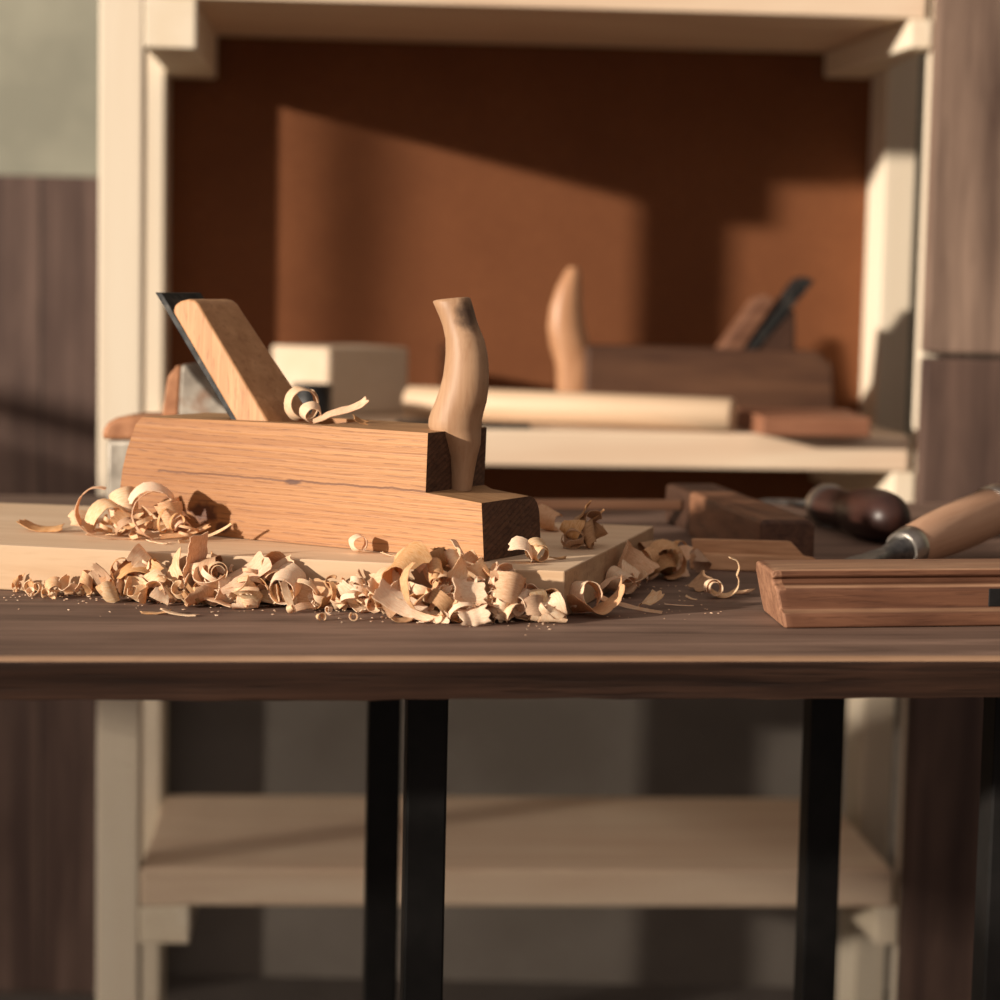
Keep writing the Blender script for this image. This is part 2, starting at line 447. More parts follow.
# unseen slats added below the sill to dim the low sun
bm = bmesh.new()
for k in range(56):
    z = wz0-0.04-0.015*k
    box(bm, WX-0.052, WX-0.050, wy0, wy1, z-0.0112, z)
obj('sun_dimming_slats', bm, M['pine'], t, smooth=0)

# dark plank wainscot left, weathered plank screen right
bm = bmesh.new(); box(bm, 0, 0.95, 0, 0.04, 0, 1.035)
o = obj('plank_wainscot', bm, M['planks'], smooth=0, bevel=0.003)
o.location = (-1.38, 2.86, -0.75)
tag(o, 'dark brown plank panel standing against the wall left of the shelf', 'wood panel')
# weathered screen: two stacked plank boards
YAWC = R(3.9)
cab_o = Vector((0, 2.2, 0))
def cab_loc(u, d, z):
    return Vector((u*math.cos(YAWC)-d*math.sin(YAWC), 2.2+u*math.sin(YAWC)+d*math.cos(YAWC), z))
t = thing('plank_screen', 'weathered grey brown plank screen covering the right edge of the shelf unit', 'wood screen', cab_loc(0.403, -0.025, -0.75), YAWC)
bm = bmesh.new(); box(bm, 0, 0.5, 0, 0.024, 0.0, 0.856); obj('lower_board', bm, M['planks_dark'], t, smooth=0, bevel=0.003)
bm = bmesh.new(); box(bm, 0, 0.5, 0, 0.024, 0.860, 1.7); obj('upper_board', bm, M['planks_grey'], t, smooth=0, bevel=0.003)

# ------------------------------------------------------------------ shelf unit
t = thing('shelving_unit', 'pale pine shelf unit with a brown back panel standing behind the workbench', 'shelf', cab_loc(0, 0, -0.75), YAWC)
Z0 = 0.75
def cpart(name, u0_, u1_, d0, d1, z0, z1, m, bevel=0.002):
    bm = bmesh.new(); box(bm, u0_, u1_, d0, d1, z0+Z0, z1+Z0)
    return obj(name, bm, m, t, smooth=0, bevel=bevel)
cpart('post', -0.3832, -0.3425, 0, 0.042, -0.75, 0.75, M['pine'])
cpart('post', 0.4045, 0.4465, 0, 0.022, -0.75, 0.75, M['pine'])
cpart('post', -0.3832, -0.3450, 0.292, 0.375, -0.75, 0.75, M['pine'])
cpart('post', 0.4290, 0.4640, 0.285, 0.375, -0.75, 0.75, M['pine'])
for z0, zr, z1 in ((0.3805, 0.3995, 0.4272), (-0.0455, -0.0455, -0.0065), (-0.477, -0.477, -0.4395)):
    cpart('rail', -0.3420, -0.2935, 0.0, 0.345, z0, z1, M['pine_y'])
    bm = bmesh.new()
    b = [(0.382, 0, zr+Z0), (0.4040, 0, zr+Z0), (0.42, 0.345, zr+Z0), (0.3715, 0.345, zr+Z0)]
    hexa(bm, b, [(x, y, z1+Z0) for x, y, _ in b])
    obj('rail', bm, M['pine_y'], t, smooth=0, bevel=0.002)
cpart('shelf', -0.3415, 0.398, 0.002, 0.36, 0.4275, 0.460, M['pine_x'])
cpart('shelf', -0.3415, 0.398, 0.0, 0.36, -0.0063, 0.029, M['pine_x'], 0.003)
cpart('shelf', -0.3415, 0.398, 0.0, 0.315, -0.4393, -0.402, M['pine_x'], 0.003)
cpart('back_panel', -0.3445, 0.4295, 0.362, 0.368, -0.26, 0.72, M['panel'], None)

# ------------------------------------------------------------------ things on the middle shelf (cabinet axes, shelf top 0.029)
ST = 0.0295
def on_shelf(name, label, cat, u, d, rot=0.0, z=ST):
    return thing(name, label, cat, cab_loc(u, d, z), YAWC+rot)

# pale box
t = on_shelf('wooden_box', 'pale plain wooden box on the middle shelf behind the plane', 'box', -0.166, 0.165, 0.0)
bm = bmesh.new()
b = [(0, 0), (0.082, 0.045), (0.030, 0.125), (-0.062, 0.055)]
hexa(bm, [(x, y, 0) for x, y in b], [(x, y, 0.069) for x, y in b]); obj('body', bm, M['pale_box'], t, smooth=0, bevel=0.003)
# black pot
t = on_shelf('pot', 'small black pot in front of the pale box on the middle shelf', 'pot', -0.182, 0.06)
bm = bmesh.new(); lathe(bm, (0, 0, 0), (0, 0, 1), [(0, 0.017), (0.002, 0.019), (0.027, 0.019), (0.029, 0.0175)]); obj('body', bm, M['black'], t)
bm = bmesh.new(); lathe(bm, (0, 0, 0.029), (0, 0, 1), [(0, 0.0195), (0.006, 0.0195), (0.008, 0.017)]); obj('lid', bm, M['black'], t)
# dowel
A = cab_loc(0.224, 0.004, ST+0.0165); B = cab_loc(-0.086, 0.142, ST+0.0165)
bm = bmesh.new()
L = (B-A).length
lathe(bm, (0, 0, 0), (1, 0, 0), [(0, 0.0145), (0.0025, 0.0165), (L*0.5, 0.0162), (L-0.002, 0.0158), (L, 0.0145)])
o = obj('wooden_rod', bm, M['dowel'])
o.location = A
o.rotation_euler = (B-A).to_track_quat('X', 'Z').to_euler()
tag(o, 'long thick round pale wooden rod lying along the middle shelf front', 'rod')
# flat dark steel
bm = bmesh.new(); box(bm, -0.13, 0.0, 0, 0.028, 0, 0.0045)
o = obj('scraper', bm, M['black'], smooth=0, bevel=0.0008)
o.location = cab_loc(0.029, 0.008, ST); o.rotation_euler = (0, 0, YAWC+R(-2))
tag(o, 'thin flat dark steel scraper on the shelf edge below the round rod', 'scraper')
# red brown block
t = None
bm = bmesh.new()
bb = [(0, 0), (0.104, 0.0), (0.110, 0.135), (-0.008, 0.140)]
hexa(bm, [(x, y, 0) for x, y in bb], [(x, y, 0.0185) for x, y in bb])
o = obj('wood_block', bm, M['red_wood'], smooth=0, bevel=0.0015)
o.location = cab_loc(0.246, -0.036, ST); o.rotation_euler = (0, 0, YAWC)
tag(o, 'flat reddish brown wood block at the right end of the middle shelf', 'wood block')
# upright handle glimpsed behind the horn
bm = bmesh.new(); lathe(bm, (0, 0, 0), (0, 0, 1), [(0, 0.006), (0.003, 0.0065), (0.05, 0.0055), (0.072, 0.0052), (0.076, 0.003)], 16)
o = obj('wooden_peg', bm, M['rust'])
o.location = cab_loc(-0.0475, 0.205, ST)
tag(o, 'thin brown wooden peg standing on the shelf behind the pale horn', 'peg')

# second hand plane on the shelf
t = on_shelf('hand_plane', 'dark old wooden plane with an orange horn on the middle shelf', 'hand plane', 0.0955, 0.150, R(1.5))
bm = bmesh.new()
prism(bm, [(0, 0), (0.262, 0), (0.258, 0.060), (0.240, 0.0745), (0.0, 0.0765)], 0, 0.062); obj('body', bm, M['plane_dark'], t, smooth=0, bevel=0.003)
prof = [(-0.002, 0.000, 0.014), (-0.002, 0.025, 0.019), (-0.0035, 0.055, 0.0195), (-0.010, 0.075, 0.0195), (-0.0145, 0.094, 0.018), (-0.015, 0.115, 0.0155), (-0.0125, 0.135, 0.012), (-0.0095, 0.149, 0.0085), (-0.008, 0.156, 0.005)]
bm = bmesh.new()
loft(bm, [[(x-0.003+r*1.08*math.cos(2*PI*i/20), 0.031+0.8*r*math.sin(2*PI*i/20), z) for i in range(20)] for x, z, r in prof])
obj('horn', bm, M['horn_back'], t)
bm = bmesh.new(); prism(bm, [(0.121, 0.045), (0.146, 0.045), (0.199, 0.126), (0.188, 0.132), (0.178, 0.127)], 0.012, 0.05); obj('wedge', bm, M['old_wood'], t, smooth=0, bevel=0.002)
bm = bmesh.new(); prism(bm, [(0.147, 0.045), (0.155, 0.045), (0.238, 0.147), (0.229, 0.151), (0.222, 0.148)], 0.012, 0.05); obj('blade', bm, M['blade'], t, smooth=0, bevel=0.0008)
bm = bmesh.new(); prism(bm, [(0.156, 0.05), (0.222, 0.05), (0.219, 0.118), (0.212, 0.113)], 0.014, 0.048); obj('rear_block', bm, M['gauge_dark'], t, smooth=0, bevel=0.003)

# ------------------------------------------------------------------ workbench
YT = R(7.2)
t = thing('workbench', 'dark wooden workbench with black steel legs, strewn with shavings', 'workbench', (0, 1.0653, -0.75), YT)
bm = bmesh.new()
random.seed(3)
xs = [-1.25+2.05*i/200 for i in range(201)]
def front_prof(x):
    wv = 0.0016*noise.noise(Vector((x*7, 0, 0)))+0.0008*noise.noise(Vector((x*31, 4, 0)))
    lo = 0.0022*noise.noise(Vector((x*5, 9, 0)))+0.0011*noise.noise(Vector((x*40, 2, 0)))
    return [(0.004, 0.75), (0.0012, 0.7492), (0.0, 0.7478), (0.0002, 0.7462), (0.004+wv, 0.7405), (0.007+wv, 0.7345+lo*0.5), (0.010, 0.7282+lo), (0.020, 0.7282)]
rows = []
for x in xs:
    pts = [(0.745, 0.7282), (0.745, 0.75)]+front_prof(x)
    rows.append([bm.verts.new((x, y, z)) for y, z in pts])
npf = len(rows[0])
for i in range(len(rows)-1):
    for j in range(npf):
        k = (j+1) % npf
        f = bm.faces.new((rows[i][j], rows[i][k], rows[i+1][k], rows[i+1][j]))
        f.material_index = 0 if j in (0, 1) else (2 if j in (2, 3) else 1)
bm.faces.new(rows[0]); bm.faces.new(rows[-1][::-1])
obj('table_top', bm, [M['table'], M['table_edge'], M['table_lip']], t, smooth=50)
ct, st = math.cos(YT), math.sin(YT)
for x, y in ((-0.0394, 1.29), (-0.0800, 1.625), (0.2186, 1.51), (0.3025, 1.34)):
    lx = x*ct+(y-1.0653)*st; ly = -x*st+(y-1.0653)*ct
    bm = bmesh.new(); box(bm, lx-0.0115, lx+0.0115, ly-0.0115, ly+0.0115, 0.004, 0.7281)
    l = obj('leg', bm, M['leg'], t, smooth=0, bevel=0.0015)
    bm = bmesh.new(); box(bm, lx-0.015, lx+0.015, ly-0.015, ly+0.015, 0, 0.005); obj('foot_pad', bm, M['black'], l, smooth=0, bevel=0.001)

# ------------------------------------------------------------------ pine board under the plane
BT = 0.025
b = [Vector((-0.36, 1.2677)), Vector((0.0346, 1.1882)), Vector((0.0956, 1.4146)), Vector((-0.345, 1.4745))]
bm = bmesh.new()
hexa(bm, [(p.x-0.0346, p.y-1.1882, 0.0003) for p in b], [(p.x-0.0346, p.y-1.1882, BT) for p in b])
for v in bm.verts:
    v.co = Matrix.Rotation(R(11.4), 3, 'Z') @ v.co
bm.faces.ensure_lookup_table()
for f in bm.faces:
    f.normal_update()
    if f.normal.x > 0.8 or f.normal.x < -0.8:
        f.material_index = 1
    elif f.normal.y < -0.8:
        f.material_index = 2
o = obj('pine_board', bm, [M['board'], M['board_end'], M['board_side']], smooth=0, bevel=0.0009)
o.location = (0.0346, 1.1882, 0); o.rotation_euler = (0, 0, R(-11.4))
tag(o, 'pale pine board on the workbench under the large wooden plane', 'board')

# ------------------------------------------------------------------ the main hand plane
YP = R(-30.386)
K = Vector((-0.0079, 1.2204, BT+0.0003))
t = thing('hand_plane', 'large orange brown wooden plane with pale upright horn on the pine board', 'hand plane', K, YP)
WD = 0.062
poly = [(0, 0), (-0.0022, 0.0312), (-0.0376, 0.0344), (-0.0368, 0.0669), (-0.1351, 0.0672), (-0.2335, 0.0657), (-0.2385, 0.0615), (-0.2451, 0.046), (-0.2485, 0.034), (-0.2502, 0.022), (-0.2501, 0)]
bm = bmesh.new()
prism(bm, poly, 0, WD)
bmesh.ops.recalc_face_normals(bm, faces=bm.faces)
far_edges = [e for e in bm.edges if all(abs(v.co.y-WD) < 1e-6 for v in e.verts) and all(0.030 < v.co.z < 0.0345 and v.co.x > -0.04 for v in e.verts)]
bmesh.ops.bevel(bm, geom=far_edges, offset=0.011, segments=5, profile=0.5, affect='EDGES')
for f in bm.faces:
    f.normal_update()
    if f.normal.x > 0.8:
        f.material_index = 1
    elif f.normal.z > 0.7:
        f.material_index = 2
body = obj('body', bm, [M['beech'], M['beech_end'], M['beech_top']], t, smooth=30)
bm = bmesh.new(); prism(bm, [(-0.182, 0.08), (-0.182, 0.067), (-0.140, 0.017), (-0.130, 0.017), (-0.112, 0.067), (-0.112, 0.08)], 0.0105, 0.0575)
bmesh.ops.recalc_face_normals(bm, faces=bm.faces)
cme = bpy.data.meshes.new('cut'); bm.to_mesh(cme); bm.free()
cut = link(bpy.data.objects.new('cut', cme)); cut.parent = t
bo = body.modifiers.new('throat', 'BOOLEAN'); bo.operation = 'DIFFERENCE'; bo.object = cut; bo.solver = 'EXACT'
bv = body.modifiers.new('bevel', 'BEVEL'); bv.width = 0.0012; bv.segments = 2; bv.limit_method = 'ANGLE'; bv.angle_limit = R(35)
bpy.context.view_layer.update()
ev = body.evaluated_get(bpy.context.evaluated_depsgraph_get())
nm = bpy.data.meshes.new_from_object(ev)
body.modifiers.clear(); body.data = nm
nm.name = 'plane_body'
bpy.data.objects.remove(cut)
# blade and wedge (x is minus the distance from the toe)
bm = bmesh.new()
prism(bm, [(-0.144, 0.024), (-0.140, 0.024), (-0.1705, 0.0625), (-0.2302, 0.1380), (-0.2351, 0.1380), (-0.1795, 0.067)], 0.0125, 0.0500)
obj('blade', bm, M['blade'], t, smooth=0, bevel=0.0006)
bm = bmesh.new()
wp = [(-0.142, 0.0285), (-0.135, 0.0285), (-0.1515, 0.066), (-0.2000, 0.1285), (-0.2025, 0.1320), (-0.2060, 0.1342), (-0.2105, 0.1347), (-0.2160, 0.1335), (-0.2200, 0.1310), (-0.2213, 0.1275), (-0.2207, 0.1262), (-0.1752, 0.0666)]
wa, wb, _ = prism(bm, wp, 0.0118, 0.0505)
for v in wb:                                                        # the wedge widens towards the mouth
    v.co.y = 0.0495+0.0075*max(0, min(1, (0.135-v.co.z)/0.069))
obj('wedge', bm, M['wedge'], t, smooth=40, bevel=0.0028, seg=3)
# horn
hp = [(0.0338, -0.0340, 0.0052, 0.0052), (0.044, -0.0335, 0.0060, 0.0060), (0.053, -0.0332, 0.0072, 0.0072), (0.0600, -0.0345, 0.0098, 0.0100), (0.0655, -0.0378, 0.0124, 0.0124), (0.0680, -0.0388, 0.0131, 0.0131), (0.0690, -0.0389, 0.0134, 0.0134), (0.0730, -0.0387, 0.0134, 0.0134),
      (0.0770, -0.0375, 0.0132, 0.0132), (0.0830, -0.0351, 0.0128, 0.0128), (0.0900, -0.0333, 0.0122, 0.0122), (0.0965, -0.0324, 0.0116, 0.0116), (0.1030, -0.0321, 0.0111, 0.0111), (0.1090, -0.0322, 0.0105, 0.0105), (0.1170, -0.0334, 0.0097, 0.0098), (0.1240, -0.0362, 0.0091, 0.0092), (0.1290, -0.0384, 0.0092, 0.0092), (0.1330, -0.0402, 0.0096, 0.0094), (0.1370, -0.0420, 0.0099, 0.0096), (0.1385, -0.0424, 0.0094, 0.0091), (0.1389, -0.0424, 0.0084, 0.0082)]
bm = bmesh.new()
random.seed(5)
rings = []
for z, x, rx, ry in hp:
    ring = []
    for i in range(32):
        a = 2*PI*i/32
        k = 1+0.02*noise.noise(Vector((math.cos(a)*1.5, math.sin(a)*1.5, z*45)))
        ring.append((x+rx*1.12*k*math.cos(a), 0.031+ry*1.05*k*math.sin(a), z+(0.0012*math.cos(a) if z > 0.137 else 0)))
    rings.append(ring)
loft(bm, rings)
obj('horn', bm, M['horn'], t, smooth=60, bevel=None)

# ------------------------------------------------------------------ small metal plane standing behind the board
t = thing('block_plane', 'small worn grey metal plane with brown patches behind the big plane', 'hand plane', (-0.276, 1.585, 0.0003), R(-6))
bm = bmesh.new()
prism(bm, [(0.003, 0), (0.16, 0), (0.16, 0.060), (0.003, 0.058)], 0, 0.05); obj('body', bm, M['metal_plane'], t, smooth=30, bevel=0.003)
bm = bmesh.new()
prism(bm, [(-0.0005, 0.0582), (0.10, 0.0602), (0.10, 0.0750), (0.018, 0.0748), (0.010, 0.0735), (0.004, 0.0700), (0.0008, 0.0650)], -0.001, 0.051); obj('top_cap', bm, M['rust'], t, smooth=30, bevel=0.003)
bm = bmesh.new()
prism(bm, [(0.040, 0.0748), (0.0515, 0.0748), (0.0535, 0.110), (0.0505, 0.1105), (0.044, 0.102)], 0.008, 0.042); obj('handle', bm, M['rust'], t, smooth=30, bevel=0.003)
bm = bmesh.new()
prism(bm, [(0.052, 0.0748), (0.096, 0.0748), (0.080, 0.086), (0.063, 0.104), (0.057, 0.1115), (0.0538, 0.110)], 0.006, 0.044); obj('lever_cap', bm, M['metal_plane'], t, smooth=30, bevel=0.004)

# ------------------------------------------------------------------ moulding plane, front right
t = thing('moulding_plane', 'old brown wooden moulding plane body with long grooves, front right of the bench', 'hand plane', (0.1478, 1.1699, 0.0003), R(11.8))
bm = bmesh.new()
prof = [(0.0, 0.0), (0.0, 0.0072), (0.0055, 0.0090), (0.0055, 0.0190), (0.0072, 0.0206), (0.0092, 0.0212), (0.0135, 0.0218), (0.0135, 0.0246), (0.0105, 0.0252), (0.0105, 0.0290), (0.058, 0.0282), (0.063, 0.024), (0.064, 0.006), (0.060, 0.0)]
# profile in (y, z); extruded along x with a rounded left end
secs = []
for x, s, dx in ((0.0, 0.90, 1), (0.0015, 0.965, 1), (0.005, 1.0, 1), (0.36, 1.0, 0)):
    ring = []
    for y, z in prof:
        yy = 0.032+(y-0.032)*(1-(1-s)*0.5); zz = z if z < 0.004 else 0.0146+(z-0.0146)*s
        skew = -0.0062*(z/0.03) if dx else 0
        bulge = (0.0085*(y/0.064)) if dx else 0
        ring.append((x+skew+bulge, yy, zz))
    secs.append(ring)
rv = loft(bm, secs)
bm.faces.ensure_lookup_table()
for f in bm.faces:
    f.normal_update()
    c = f.calc_center_median()
    if abs(f.normal.x) > 0.6 or c.x < 0.001:
        f.material_index = 1
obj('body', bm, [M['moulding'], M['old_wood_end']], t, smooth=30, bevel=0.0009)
bm = bmesh.new(); box(bm, 0.1135, 0.14, 0.0050, 0.012, 0.0094, 0.0190); obj('inlay', bm, M['black'], t, smooth=0, bevel=0.0006)['label'] = 'black inset plate'

# ------------------------------------------------------------------ light chisel
def chisel(name, label, A, B, prof_handle, fer, blade_len, blade_w, mats, tip_z, hoop=None):
    """A the ferrule end of the handle, B its butt"""
    A = Vector(A); B = Vector(B)
    base = Vector((A.x, A.y, 0.0003))
    t = thing(name, label, 'chisel', base)
    a = A-base; bb = B-base
    ax = (bb-a).normalized()
    def lp(nm, prof, m, start=None):
        bm = bmesh.new(); lathe(bm, Vector((0, 0, 0)), Vector((1, 0, 0)), prof, 36)
        o = obj(nm, bm, m, t, smooth=50)
        o.location = a if start is None else start
        o.rotation_euler = ax.to_track_quat('X', 'Z').to_euler()
        return o
    lp('handle', prof_handle, mats[0])
    lp('ferrule', fer, mats[1])
    if hoop:
        lp('hoop', hoop, mats[1])
    # blade: socket cone flattening to a flat blade
    bx = [(0.000, 0.0100, 0.0100), (-0.004, 0.0094, 0.0094), (-0.013, 0.0074, 0.0070), (-0.022, 0.0052, 0.0048), (-0.030, 0.0062, 0.0034), (-0.038, blade_w*0.8, 0.0026), (-0.046, blade_w, 0.0022), (-blade_len+0.01, blade_w, 0.0018), (-blade_len, blade_w, 0.0004)]
    bm = bmesh.new()
    rings = []
    for x, hw, hh in bx:
        n = 20
        p = 2.0 if x > -0.03 else 6.0
        ring = []
        for i in range(n):
            q = 2*PI*i/n
            c, s = math.cos(q), math.sin(q)
            cc = math.copysign(abs(c)**(2/p), c); ss = math.copysign(abs(s)**(2/p), s)
            ring.append((x, hw*cc, hh*ss))
        rings.append(ring)
    loft(bm, rings)
    o = obj('blade', bm, mats[2], t, smooth=40)
    o.location = a
    tip = a-ax*blade_len; tip.z = tip_z
    o.rotation_euler = (a-tip).to_track_quat('X', 'Z').to_euler()
    return t

chisel('chisel', 'chisel with a thick light wooden handle and steel rings, blade pointing left', (0.2495, 1.408, 0.0146), (0.3175, 1.486, 0.0300),
       [(0.0, 0.0100), (0.006, 0.0115), (0.012, 0.0130), (0.035, 0.0147), (0.06, 0.0157), (0.08, 0.0160), (0.105, 0.0154), (0.129, 0.0150), (0.131, 0.0138)],
       [(-0.003, 0.0095), (-0.003, 0.0113), (-0.002, 0.0119), (0.0085, 0.0131), (0.0095, 0.0126), (0.0095, 0.0115)], 0.066, 0.009,
       (M['handle'], M['steel'], M['dark_steel']), 0.0095,
       [(0.106, 0.0150), (0.106, 0.0163), (0.1075, 0.0170), (0.118, 0.0170), (0.1195, 0.0163), (0.1195, 0.0150)])
chisel('chisel', 'chisel with a glossy dark bulbous handle lying behind the moulding plane', (0.2385, 1.668, 0.0150), (0.2660, 1.553, 0.0182),
       [(0.0, 0.012), (0.004, 0.0135), (0.02, 0.0140), (0.036, 0.0132), (0.05, 0.0135), (0.062, 0.0162), (0.078, 0.0182), (0.096, 0.0186), (0.110, 0.0170), (0.119, 0.0138), (0.1245, 0.008), (0.1265, 0.002)],
       [(-0.005, 0.010), (-0.005, 0.0145), (-0.004, 0.0155), (0.003, 0.0160), (0.005, 0.0155), (0.005, 0.012)], 0.12, 0.010,
       (M['dark_handle'], M['steel'], M['dark_steel']), 0.006)

# ------------------------------------------------------------------ marking gauge (dark block with a thin beam)
A0 = Vector((0.1615, 1.410)); D0 = Vector((0.1310, 1.584))
ax = (D0-A0).normalized()
YG = math.atan2(ax.y, ax.x)-PI/2
t = thing('marking_gauge', 'dark worn wooden block with a thin beam reaching left, back of the bench', 'gauge', (A0.x, A0.y, 0.0003), YG)
Lg = (D0-A0).length
bm = bmesh.new()
secs = []
for y, z, w0, w1 in ((0.0, 0.0290, 0.001, 0.034), (0.003, 0.0303, 0.0, 0.035), (0.02, 0.0310, 0.0, 0.0355), (Lg*0.6, 0.0312, 0.0, 0.036), (Lg, 0.0308, 0.0, 0.036)):
    secs.append([(w0, y, 0), (w1, y, 0), (w1, y, z*0.90), (w1-0.004, y, z), (w0+0.002, y, z), (w0, y, z*0.94)])
loft(bm, secs)
for f in bm.faces:
    if f.calc_center_median().y < 0.004:
        f.material_index = 1
obj('stock', bm, [M['gauge'], M['gauge_end']], t, smooth=25, bevel=0.0012)
bm = bmesh.new(); box(bm, 0.004, 0.042, Lg+0.0003, Lg+0.085, 0.0, 0.0285); obj('collar', bm, M['gauge_dark'], t, smooth=0, bevel=0.003)
bm = bmesh.new()
box(bm, -0.15, 0.003, Lg+0.03, Lg+0.0375, 0.0145, 0.0215)
obj('beam', bm, M['beam'], t, smooth=0, bevel=0.001)
bm = bmesh.new(); box(bm, -0.15, -0.142, Lg+0.029, Lg+0.0385, 0.0, 0.0225); obj('beam_end', bm, M['beam'], t, smooth=0, bevel=0.001)

# ------------------------------------------------------------------ shavings
def ribbon(path, sides, widths, th=0.00035, camber=0.0, jag=0.0, rnd=random, nw=7, mi=0):
    """a thin strip of wood: centre path, width directions, widths; closed and thin"""
    bm = bmesh.new()
    uvl = bm.loops.layers.uv.new('UVMap')
    n = len(path)
    top, bot = [], []
    u_len = [0.0]
    for i in range(1, n):
        u_len.append(u_len[-1]+(path[i]-path[i-1]).length)
    uvs = {}
    seedv = rnd.uniform(0, 50)
    j0 = [rnd.uniform(-jag, jag) for _ in range(nw)]
    j1 = [rnd.uniform(-jag, jag) for _ in range(nw)]
    for i in range(n):
        tg = (path[min(i+1, n-1)]-path[max(i-1, 0)]).normalized()
        sd_ = sides[i].normalized()
        nr = tg.cross(sd_).normalized()
        rt, rb = [], []
        for k in range(nw):
            s = k/(nw-1)-0.5
            rip = 0.0005*noise.noise(Vector((u_len[i]*260+seedv, s*widths[i]*200, 1)))+0.0010*noise.noise(Vector((u_len[i]*70+seedv, s*widths[i]*60, 7)))
            p = path[i]+sd_*(s*widths[i])+nr*(camber*widths[i]*(0.25-s*s)*4+rip*min(1, widths[i]/0.008))
            if i == 0: p = p+tg*j0[k]
            if i == n-1: p = p+tg*j1[k]
            vt = bm.verts.new(p+nr*th*0.5); vb = bm.verts.new(p-nr*th*0.5)
            uvs[vt] = uvs[vb] = (u_len[i]*30, s*widths[i]*30)
            rt.append(vt); rb.append(vb)
        top.append(rt); bot.append(rb)
    F_ = []
    for i in range(n-1):
        for k in range(nw-1):
            F_.append(bm.faces.new((top[i][k], top[i+1][k], top[i+1][k+1], top[i][k+1])))
            F_.append(bm.faces.new((bot[i][k], bot[i][k+1], bot[i+1][k+1], bot[i+1][k])))
        F_.append(bm.faces.new((top[i][0], bot[i][0], bot[i+1][0], top[i+1][0])))
        F_.append(bm.faces.new((top[i][-1], top[i+1][-1], bot[i+1][-1], bot[i][-1])))
    for e in (0, n-1):
        for k in range(nw-1):
            F_.append(bm.faces.new((top[e][k], top[e][k+1], bot[e][k+1], bot[e][k])))
    for f in F_:
        for l in f.loops:
            l[uvl].uv = uvs[l.vert]
    return bm

def curl(rnd, r=0.007, turns=1.2, width=0.012, grow=0.25, drift=0.004, cone=0.15, n=None, taper=0.15, jag=0.0012, wob=0.12, camber=0.0, th=0.00035):
    n = n or max(10, int(abs(turns)*22))
    a0 = rnd.uniform(0, 2*PI)
    ph = rnd.uniform(0, 9)
    path, sides, wd = [], [], []
    for i in range(n):
        q = i/(n-1)
        a = a0+turns*2*PI*q
        rr = r*(1+grow*(q-0.5)*2)*(1+wob*noise.noise(Vector((q*4, ph, 0))))
        rad = Vector((math.cos(a), 0, math.sin(a)))
        path.append(rad*rr+Vector((0, drift*(q-0.5)*2, 0)))
        sides.append(Vector((0, 1, 0))+rad*cone+rad*0.15*noise.noise(Vector((q*3, ph, 5))))
        e = min(q, 1-q)*2
        wd.append(width*(1-taper*(1-min(1, e*3)))*(1+0.18*noise.noise(Vector((q*6, ph, 9)))))
    return ribbon(path, sides, wd, th, camber, jag, rnd)

def strip(rnd, length=0.03, width=0.014, bend=0.6, twist=0.4, taper=0.5, camber=0.06, jag=0.002, n=14, wavy=0.0, th=0.0004):
    path, sides, wd = [], [], []
    p = Vector((0, 0, 0)); a = -bend/2
    ph = rnd.uniform(0, 9)
    for i in range(n):
        q = i/(n-1)
        path.append(p.copy())
        aa = a+bend*q+wavy*math.sin(q*2*PI+ph)
        d = Vector((math.cos(aa), 0, math.sin(aa)))
        p += d*length/(n-1)
        tw = twist*(q-0.5)
        nr = Vector((-math.sin(aa), 0, math.cos(aa)))
        sides.append(Vector((0, 1, 0))*math.cos(tw)+nr*math.sin(tw))
        wd.append(width*(1-taper*q)*(1+0.2*noise.noise(Vector((q*5, ph, 2)))))
    c = path[n//2].copy()
    path = [x-c for x in path]
    return ribbon(path, sides, wd, th, camber, jag, rnd)

rng = random.Random(11)
SHAVINGS = []
def put(bm, mat, x, y, z, rot, label, group=None, name='wood_shaving', limits=()):
    """rest a shaving with its lowest point at z; limits: (point, outward normal) half spaces it must stay in"""
    o = obj(name, bm, mat, smooth=70)
    e = Euler(rot)
    m3 = e.to_matrix()
    cs = [m3 @ v.co for v in o.data.vertices]
    lo = min(c.z for c in cs)
    off = Vector((x, y, z-lo+0.0002))
    for P, n in limits:
        nn = Vector((n[0], n[1], 0)); pp = Vector((P[0], P[1], 0))
        mn = min((c+off-pp).dot(nn) for c in cs)
        if mn < 0.0008:
            off += nn*(0.0008-mn)
    o.location = off
    o.rotation_euler = e
    tag(o, label, 'wood shaving', group)
    SHAVINGS.append(o)
    return o

BF = (Vector((0.0346, 1.1882)), Vector((-0.1974, -0.9803)))       # board front face, outward normal
BU = Vector((0.9803, -0.1974))                                    # along the front face to the right
PF = (Vector((K.x, K.y)), Vector((-0.5058, -0.8626)))             # near cheek of the plane
PE = (Vector((K.x, K.y)), Vector((0.8626, -0.5058)))              # toe end of the plane
BE = (Vector((0.0346, 1.1882)), Vector((0.9656, -0.2601)))        # right end of the board

